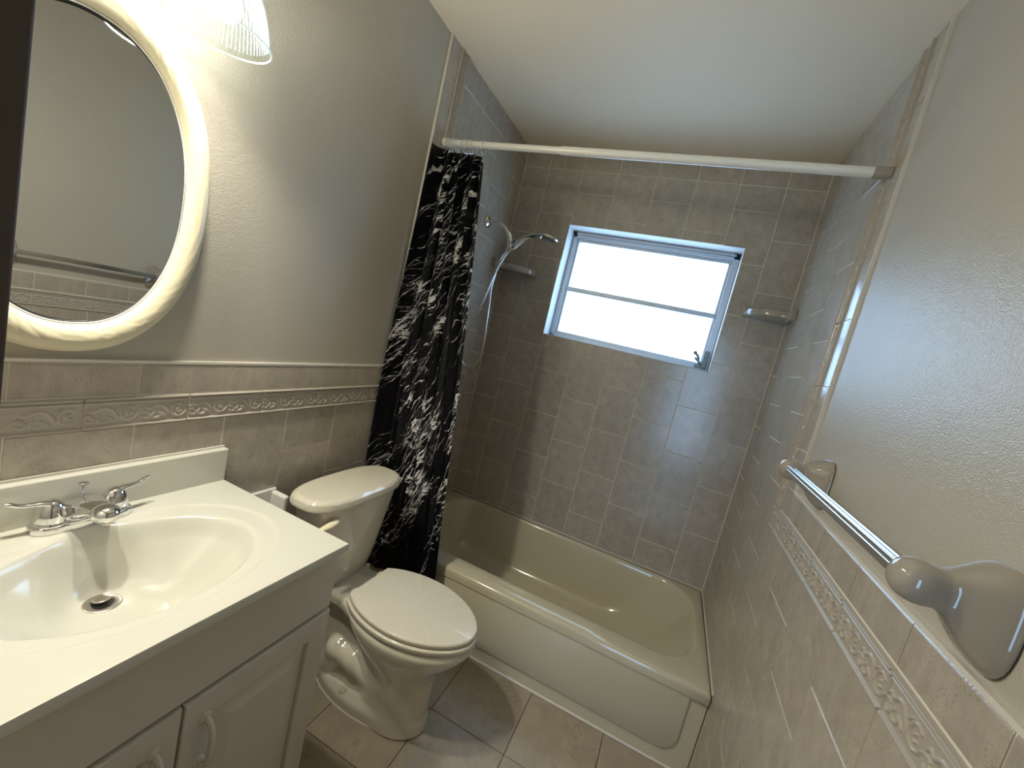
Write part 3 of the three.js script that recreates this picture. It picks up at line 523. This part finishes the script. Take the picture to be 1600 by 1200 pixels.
// ------------------------------------------------------------------ oval mirror
{
  const t = thing('wall_mirror', 'oval wall mirror in a rounded cream frame above the vanity', 'mirror', [0, 0, 0]);
  const cy = 1.504, cz = 1.898, ring = (a, b, x) => Array.from({ length: 128 }, (_, i) => { const f = i / 128 * Math.PI * 2, c = Math.cos(f), s = Math.sin(f), e = 2 / 2.2; return V(x, cy + b * Math.sign(s) * Math.abs(s) ** e, cz + a * Math.sign(c) * Math.abs(c) ** e); });
  const prof = [[0.222, 0.340, -0.008], [0.223, 0.341, 0.004], [0.2225, 0.3405, 0.010]];
  for (let i = 1; i <= 14; i++) { const k = i / 14 * Math.PI; prof.push([0.1955 + 0.0265 * Math.cos(k), 0.311 + 0.029 * Math.cos(k), 0.010 + 0.030 * Math.sin(k) ** 0.9]); }
  prof.push([0.1685, 0.2815, 0.010]);
  part('mirror_frame', toCreasedNormals(loft(prof.map((p) => ring(...p)), false, false), 0.8), creamFrame, t);
  part('frame_lip', loft([ring(0.1695, 0.2825, 0.020), ring(0.1672, 0.2803, 0.0205), ring(0.1665, 0.2796, 0.017)], false, false), whiteEnamel, t);
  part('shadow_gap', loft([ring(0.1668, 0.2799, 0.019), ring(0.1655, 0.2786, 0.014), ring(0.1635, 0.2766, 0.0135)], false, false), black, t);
  part('mirror_glass', loft([ring(0.170, 0.283, 0.009), ring(0.170, 0.283, 0.0125)].map((r) => r.map((p) => V(p.x - 0.046 * (p.z - cz), p.y, p.z))), true, true), mirrorMat, t);   // the glass sits slightly turned in its frame
}

// ------------------------------------------------------------------ vanity light with ribbed glass shades
{
  const t = thing('vanity_light', 'chrome wall light with ribbed clear glass bell shades above the mirror', 'wall light', [0, 0, 0]);
  part('backplate', rbox(-0.008, 0.022, 1.975, 2.055, 1.70, 2.10, 0.012, 4), chrome, t);
  for (const z of [1.766, 2.014]) {
    part('arm', tube([[0.02, 2.015, z], [0.07, 2.02, z], [0.115, 2.015, z], [0.128, 1.985, z]], 0.008, 32, 12), chrome, t);
    part('socket', new THREE.CylinderGeometry(0.022, 0.026, 0.05, 28).translate(0.128, 1.972, z), chrome, t);
    const prof = [[0.0905, 1.843], [0.0875, 1.8455], [0.0825, 1.855], [0.0795, 1.872], [0.0745, 1.893], [0.067, 1.915], [0.056, 1.937], [0.043, 1.953], [0.030, 1.962]], rings = [], n = 288;
    prof.forEach(([r, y], i) => { const rib = i < 2 ? 0 : 0.0017; rings.push(Array.from({ length: n }, (_, j) => { const f = -j / n * Math.PI * 2, q = r + rib * Math.cos(f * 54); return V(0.128 + q * Math.cos(f), y, z + q * Math.sin(f)); })); });
    const sh = part('glass_shade', loft(rings), shadeGlass, t);
    const ribs = [];
    for (let j = 0; j < 64; j++) { const f = j / 64 * Math.PI * 2; ribs.push(tube(prof.slice(2).map(([r, y]) => [0.128 + (r + 0.001) * Math.cos(f), y, z + (r + 0.001) * Math.sin(f)]), 0.0011, 8, 5)); }
    part('shade_ribs', ribs, ribGlass, sh);
    part('shade_rim', new THREE.TorusGeometry(0.0900, 0.0022, 10, 96).rotateX(Math.PI / 2).translate(0.128, 1.8435, z), std({ color: C(0.75, 0.82, 0.86), transmission: 0.6, thickness: 0.01, roughness: 0.08, ior: 1.5 }), sh);
    const b = part('bulb', new THREE.LatheGeometry([[0, 1.868], [0.014, 1.870], [0.024, 1.877], [0.0295, 1.889], [0.0295, 1.902], [0.024, 1.918], [0.016, 1.934], [0.013, 1.95]].map((p) => new THREE.Vector2(...p)), 32).translate(0.128, 0, z), bulbGlow, t);
    const l = new THREE.PointLight(LAMP_COLOR, LAMP_POWER, 0, 2); l.position.set(0.128, 1.895, z); l.castShadow = true; l.shadow.radius = 1.4; scene.add(l);
    const s = new THREE.SpotLight(LAMP_COLOR, SPOT_POWER, 0, 1.38, 1, 2); s.position.set(0.128, 1.893, z); s.target.position.set(0.658, 1.04, z); s.castShadow = true; s.shadow.radius = 1.4; scene.add(s, s.target);
    const u = new THREE.SpotLight(LAMP_COLOR, UP_POWER, 0, 1.35, 1, 2); u.position.set(0.128, 1.900, z); u.target.position.set(0.88, 2.60, z - 0.85); u.castShadow = true; u.shadow.radius = 1.4; scene.add(u, u.target);   // and some up through the clear glass
    // the bulb throws most of its light out of the shade's mouth
  }
}

// ------------------------------------------------------------------ shower rod, rings and curtain
const RY = 2.0935, RZ = 0.808;
{
  const t = thing('shower_rod', 'white shower curtain rod spanning the bathtub wall to wall', 'rod', [0, 0, 0]);
  const cyl = (x0, x1, r) => new THREE.CylinderGeometry(r, r, x1 - x0, 32).rotateZ(Math.PI / 2).translate((x0 + x1) / 2, RY, RZ);
  part('inner_tube', cyl(0.01, 0.62, 0.0125), whiteEnamel, t);
  part('outer_tube', [cyl(0.515, W - 0.03, 0.0148)], whiteEnamel, t);
  part('end_cap', [cyl(0.002, 0.03, 0.0175)], whiteEnamel, t);
  part('end_cap', [cyl(W - 0.045, W - 0.0355, 0.0168), cyl(W - 0.0365, W - 0.002, 0.0178)], boneCeramic, t);
}
const PLEATS = 6.5, CT = 2.056, CB = 0.235;
function cloth(u, v) {                                      // u along the rod from the wall, v from the bottom up
  const d = 1 - v, width = lerp(0.208, 0.398, d ** 0.9), left = 0.008 + 0.022 * d ** 2;
  const drop = 0.022 * smooth(0.84, 1, u) * smooth(0.8, 1, v);
  const ph = u * PLEATS * Math.PI * 2 + 0.6 * Math.sin(u * 9 + d) + 0.4 * Math.sin(d * 2.2 + u * 5), soft = lerp(1, 0.38, smooth(0, 0.75, d));
  const amp = lerp(0.024, 0.017, d) * (0.75 + 0.35 * Math.sin(u * 23 + 1.3));
  const wrap = Math.max(0, 1 - u / 0.13) ** 1.4 * lerp(0.072, 0.098, smooth(0, 0.6, d)) * (1 - 0.75 * smooth(0.72, 0.9, d));   // the first fold turns out over the wall trim
  let z = RZ + 0.014 - 0.004 * d + amp * Math.sin(ph) * soft + 0.012 * Math.sin(u * 7 + 0.6) * d + 0.003 * Math.sin(u * 31 + d * 7) * d + wrap;
  const x = left + width * (u + 0.013 * Math.sin(2 * ph) * soft) + 0.003 * Math.sin(d * 8 + u * 4);
  const scallop = 0.007 * Math.cos(ph + 1.2) * smooth(0.97, 1, v);
  return V(Math.max(x, 0.010), lerp(CB, CT, v) + scallop - drop - 0.010 * u * v, Math.max(z, 0.769));
}
{
  const nu = 260, nv = 120, pos = [], uv = [], idx = [];
  for (let j = 0; j <= nv; j++) for (let i = 0; i <= nu; i++) { const p = cloth(i / nu, j / nv); pos.push(p.x, p.y, p.z); uv.push(i / nu * 0.9, j / nv); }
  for (let j = 0; j < nv; j++) for (let i = 0; i < nu; i++) { const a = j * (nu + 1) + i, b = a + 1, c = a + nu + 1, d = c + 1; idx.push(a, b, d, a, d, c); }
  const g = new THREE.BufferGeometry(); g.setAttribute('position', new THREE.Float32BufferAttribute(pos, 3)); g.setAttribute('uv', new THREE.Float32BufferAttribute(uv, 2)); g.setIndex(idx); g.computeVertexNormals();
  const m = part('shower_curtain', g, vinyl); m.userData = { label: 'black shower curtain printed with white marble veins, gathered at the left wall', category: 'curtain' };
}
{
  const xs = [0.022, 0.037, 0.049, 0.061, 0.103, 0.117, 0.131, 0.146, 0.191];
  const proto = new THREE.TorusGeometry(0.0245, 0.0013, 8, 40).rotateY(Math.PI / 2);
  xs.forEach((x, i) => {
    const m = part(numbered('curtain_ring'), [proto.clone(), new THREE.SphereGeometry(0.0032, 10, 8).translate(0, 0.0245, 0.004), new THREE.SphereGeometry(0.0032, 10, 8).translate(0, 0.0245, -0.004)], chrome);
    m.position.set(x, RY - 0.0105, RZ); m.rotation.y = (rnd() - 0.5) * 0.5; m.rotation.z = (rnd() - 0.5) * 0.12;
    const which = ['leftmost, nearest the wall', 'second from the wall', 'third from the wall', 'fourth from the wall, last of the left bunch', 'fifth from the wall, first of the right bunch', 'sixth from the wall', 'seventh from the wall', 'eighth from the wall, last of the right bunch', 'hanging alone furthest along the rod'][i];
    m.userData = { label: `thin metal curtain ring ${which}`, category: 'curtain ring', group: 'curtain rings on the shower rod' };
  });
}

// ------------------------------------------------------------------ hand shower on its arm
{
  const SZ = 0.299, t = thing('hand_shower', 'chrome hand shower with long metal hose on the left tile wall', 'shower', [0, 0, 0]);
  part('wall_flange', new THREE.LatheGeometry([[0.030, 0], [0.030, 0.004], [0.024, 0.009], [0.013, 0.012], [0.011, 0.016]].map((p) => new THREE.Vector2(...p)), 36).rotateZ(-Math.PI / 2).translate(0.0005, 1.935, SZ), chrome, t);
  part('shower_arm', tube([[0.004, 1.935, SZ], [0.06, 1.936, SZ], [0.088, 1.931, SZ], [0.110, 1.917, SZ], [0.137, 1.890, SZ], [0.146, 1.880, SZ]], 0.0095, 40, 14), chrome, t);
  part('bracket', [tube([[0.136, 1.892, SZ], [0.150, 1.873, SZ]], 0.0145, 4, 18), tube([[0.148, 1.876, SZ], [0.157, 1.842, SZ], [0.160, 1.818, SZ]], 0.0135, 14, 16), new THREE.SphereGeometry(0.019, 20, 14).translate(0.163, 1.826, SZ), tube([[0.163, 1.826, SZ], [0.182, 1.835, SZ]], 0.016, 4, 16), tube([[0.160, 1.85, SZ + 0.006], [0.178, 1.856, SZ + 0.010]], 0.007, 4, 10)], chrome, t);
  const h = part('handset', taperTube([[0.166, 1.812, SZ], [0.178, 1.826, SZ], [0.205, 1.857, SZ], [0.240, 1.884, SZ], [0.280, 1.900, SZ], [0.315, 1.906, SZ]], [0.010, 0.0135, 0.0145, 0.013, 0.0125, 0.014], 40, 16), chrome, t);
  const head = new THREE.LatheGeometry([[0, 0.016], [0.025, 0.015], [0.044, 0.010], [0.050, 0.003], [0.050, -0.003], [0.047, -0.006], [0, -0.007]].map((p) => new THREE.Vector2(...p)), 40);
  part('spray_head', head.clone().rotateZ(-0.13).translate(0.355, 1.899, SZ), chrome, h);
  const noz = [];
  for (let r = 1; r <= 3; r++) for (let k = 0; k < r * 7; k++) noz.push(new THREE.CylinderGeometry(0.0017, 0.0012, 0.005, 8).translate(0.013 * r * Math.cos(k / (r * 7) * 6.283), -0.009, 0.013 * r * Math.sin(k / (r * 7) * 6.283)));
  part('spray_nozzles', noz.map((g) => g.rotateZ(-0.13).translate(0.355, 1.899, SZ)), black, h);
  part('hose', tube([[0.167, 1.812, SZ], [0.155, 1.796, SZ + 0.002], [0.132, 1.745, SZ + 0.004], [0.107, 1.66, SZ + 0.006], [0.093, 1.58, SZ + 0.010], [0.079, 1.49, SZ + 0.022], [0.055, 1.40, SZ + 0.03], [0.036, 1.335, SZ + 0.03], [0.026, 1.27, SZ + 0.024], [0.034, 1.195, SZ + 0.015], [0.062, 1.163, SZ], [0.098, 1.172, SZ - 0.012], [0.122, 1.215, SZ - 0.016], [0.130, 1.29, SZ - 0.014], [0.120, 1.42, SZ - 0.010], [0.112, 1.52, SZ - 0.008], [0.103, 1.60, SZ - 0.008], [0.108, 1.69, SZ - 0.009], [0.121, 1.765, SZ - 0.008], [0.143, 1.806, SZ - 0.004], [0.156, 1.820, SZ]], 0.0058, 300, 10), steelHose, t);
}
{
  const t = thing('shower_valve', 'round shower valve low on the left tile wall beside the curtain', 'valve', [0, 0.985, 0.30]);
  part('escutcheon', new THREE.LatheGeometry([[0.062, 0], [0.062, 0.004], [0.050, 0.011], [0.022, 0.017], [0, 0.018]].map((p) => new THREE.Vector2(...p)), 44).rotateZ(-Math.PI / 2), brushed, t);
  part('knob', new THREE.LatheGeometry([[0.012, 0.016], [0.013, 0.034], [0.024, 0.038], [0.029, 0.050], [0.027, 0.066], [0.018, 0.074], [0, 0.076]].map((p) => new THREE.Vector2(...p)), 40).rotateZ(-Math.PI / 2), brushed, t);
}

// ------------------------------------------------------------------ corner shelves
function cornerShelf(label, corner, sx, lenX, lenZ) {
  const t = thing('corner_shelf', label, 'shelf', [corner, 0, 0], 'ceramic corner shelves beside the window');
  const outline = (d) => { const out = [[0.001, 0.001]], n = 40; for (let i = 0; i <= n; i++) { const a = i / n * Math.PI / 2; out.push([0.001 + (lenX - 0.006 - d) * Math.cos(a) ** 0.8, 0.001 + (lenZ - 0.006 - d) * Math.sin(a) ** 0.8]); } return sx > 0 ? out.reverse() : out.map(([x, z]) => [-x, z]); };
  part('shelf_plate', slab((d) => outline(d), 1.738, 1.772, 0.012, 0.006, 4), boneCeramic, t);
  const m = (x0, x1, y0, y1, z0, z1) => sx > 0 ? rbox(x0, x1, y0, y1, z0, z1, 0.005, 3) : rbox(-x1, -x0, y0, y1, z0, z1, 0.005, 3);
  part('end_lug', m(lenX - 0.042, lenX, 1.736, 1.790, 0.0005, 0.030), boneCeramic, t);
  part('end_lug', m(0.0005, 0.030, 1.736, 1.790, lenZ - 0.036, lenZ), boneCeramic, t);
}
cornerShelf('bone ceramic corner shelf in the left back corner behind the hand shower', 0, 1, 0.225, 0.15);
cornerShelf('bone ceramic corner shelf in the right back corner right of the window', W, -1, 0.200, 0.16);

// ------------------------------------------------------------------ towel bar
{
  const t = thing('towel_bar', 'bone ceramic towel bar with metal rail on the right wall', 'towel bar', [0, 0, 0]);
  const cy = 1.225, XB = W - 0.080;
  const post = (zc) => {
    const f = (x, y, z) => {                                // o: out of the wall
      const o = W + 0.008 - x, k = clamp(o / 0.094), wy = lerp(0.064, 0.0225, smooth(0.02, 0.72, k)), wz = lerp(0.046, 0.021, smooth(0.0, 0.62, k)), cyo = cy - 0.010 + 0.012 * smooth(0, 0.7, k);
      const e = 3.2, q = (Math.abs((y - cyo) / wy) ** e + Math.abs((z - zc) / wz) ** e) ** (1 / e);
      let d = (q - 1) * Math.min(wy, wz) * 0.75; d = smax(d, o - 0.098, 0.03);
      d = smin(d, Math.hypot(o - 0.086, y - cy - 0.003, z - zc) - 0.0215, 0.02);
      return smax(d, -o, 0.004);
    };
    part('post', iso(f, [W - 0.115, cy - 0.09, zc - 0.06], [W + 0.014, cy + 0.07, zc + 0.06], 0.003), boneCeramic, t);
  };
  post(1.066); post(1.692);
  part('rail', [rbox(XB - 0.009, XB + 0.009, cy - 0.006, cy + 0.014, 1.075, 1.684, 0.002), rbox(XB - 0.0105, XB + 0.0105, cy + 0.001, cy + 0.007, 1.075, 1.684, 0.002), rbox(XB - 0.006, XB - 0.003, cy + 0.010, cy + 0.0155, 1.075, 1.684, 0.001), rbox(XB + 0.003, XB + 0.006, cy + 0.010, cy + 0.0155, 1.075, 1.684, 0.001)], barMetal, t, 'ribbed shiny metal rail');
}

// ------------------------------------------------------------------ paper holder on the wall between vanity and toilet
{
  const t = thing('paper_holder', 'white ceramic toilet paper holder on the tile wall behind the vanity corner', 'paper holder', [0, 0, 0]);
  part('wall_plate', rbox(0.0005, 0.012, 0.615, 0.722, 1.338, 1.47, 0.005, 3), whiteEnamel, t);
  part('arm', rbox(0.010, 0.075, 0.645, 0.716, 1.340, 1.360, 0.008, 3), whiteEnamel, t);
  part('arm', rbox(0.010, 0.075, 0.645, 0.716, 1.448, 1.468, 0.008, 3), whiteEnamel, t);
}
renderer.render(scene, camera);
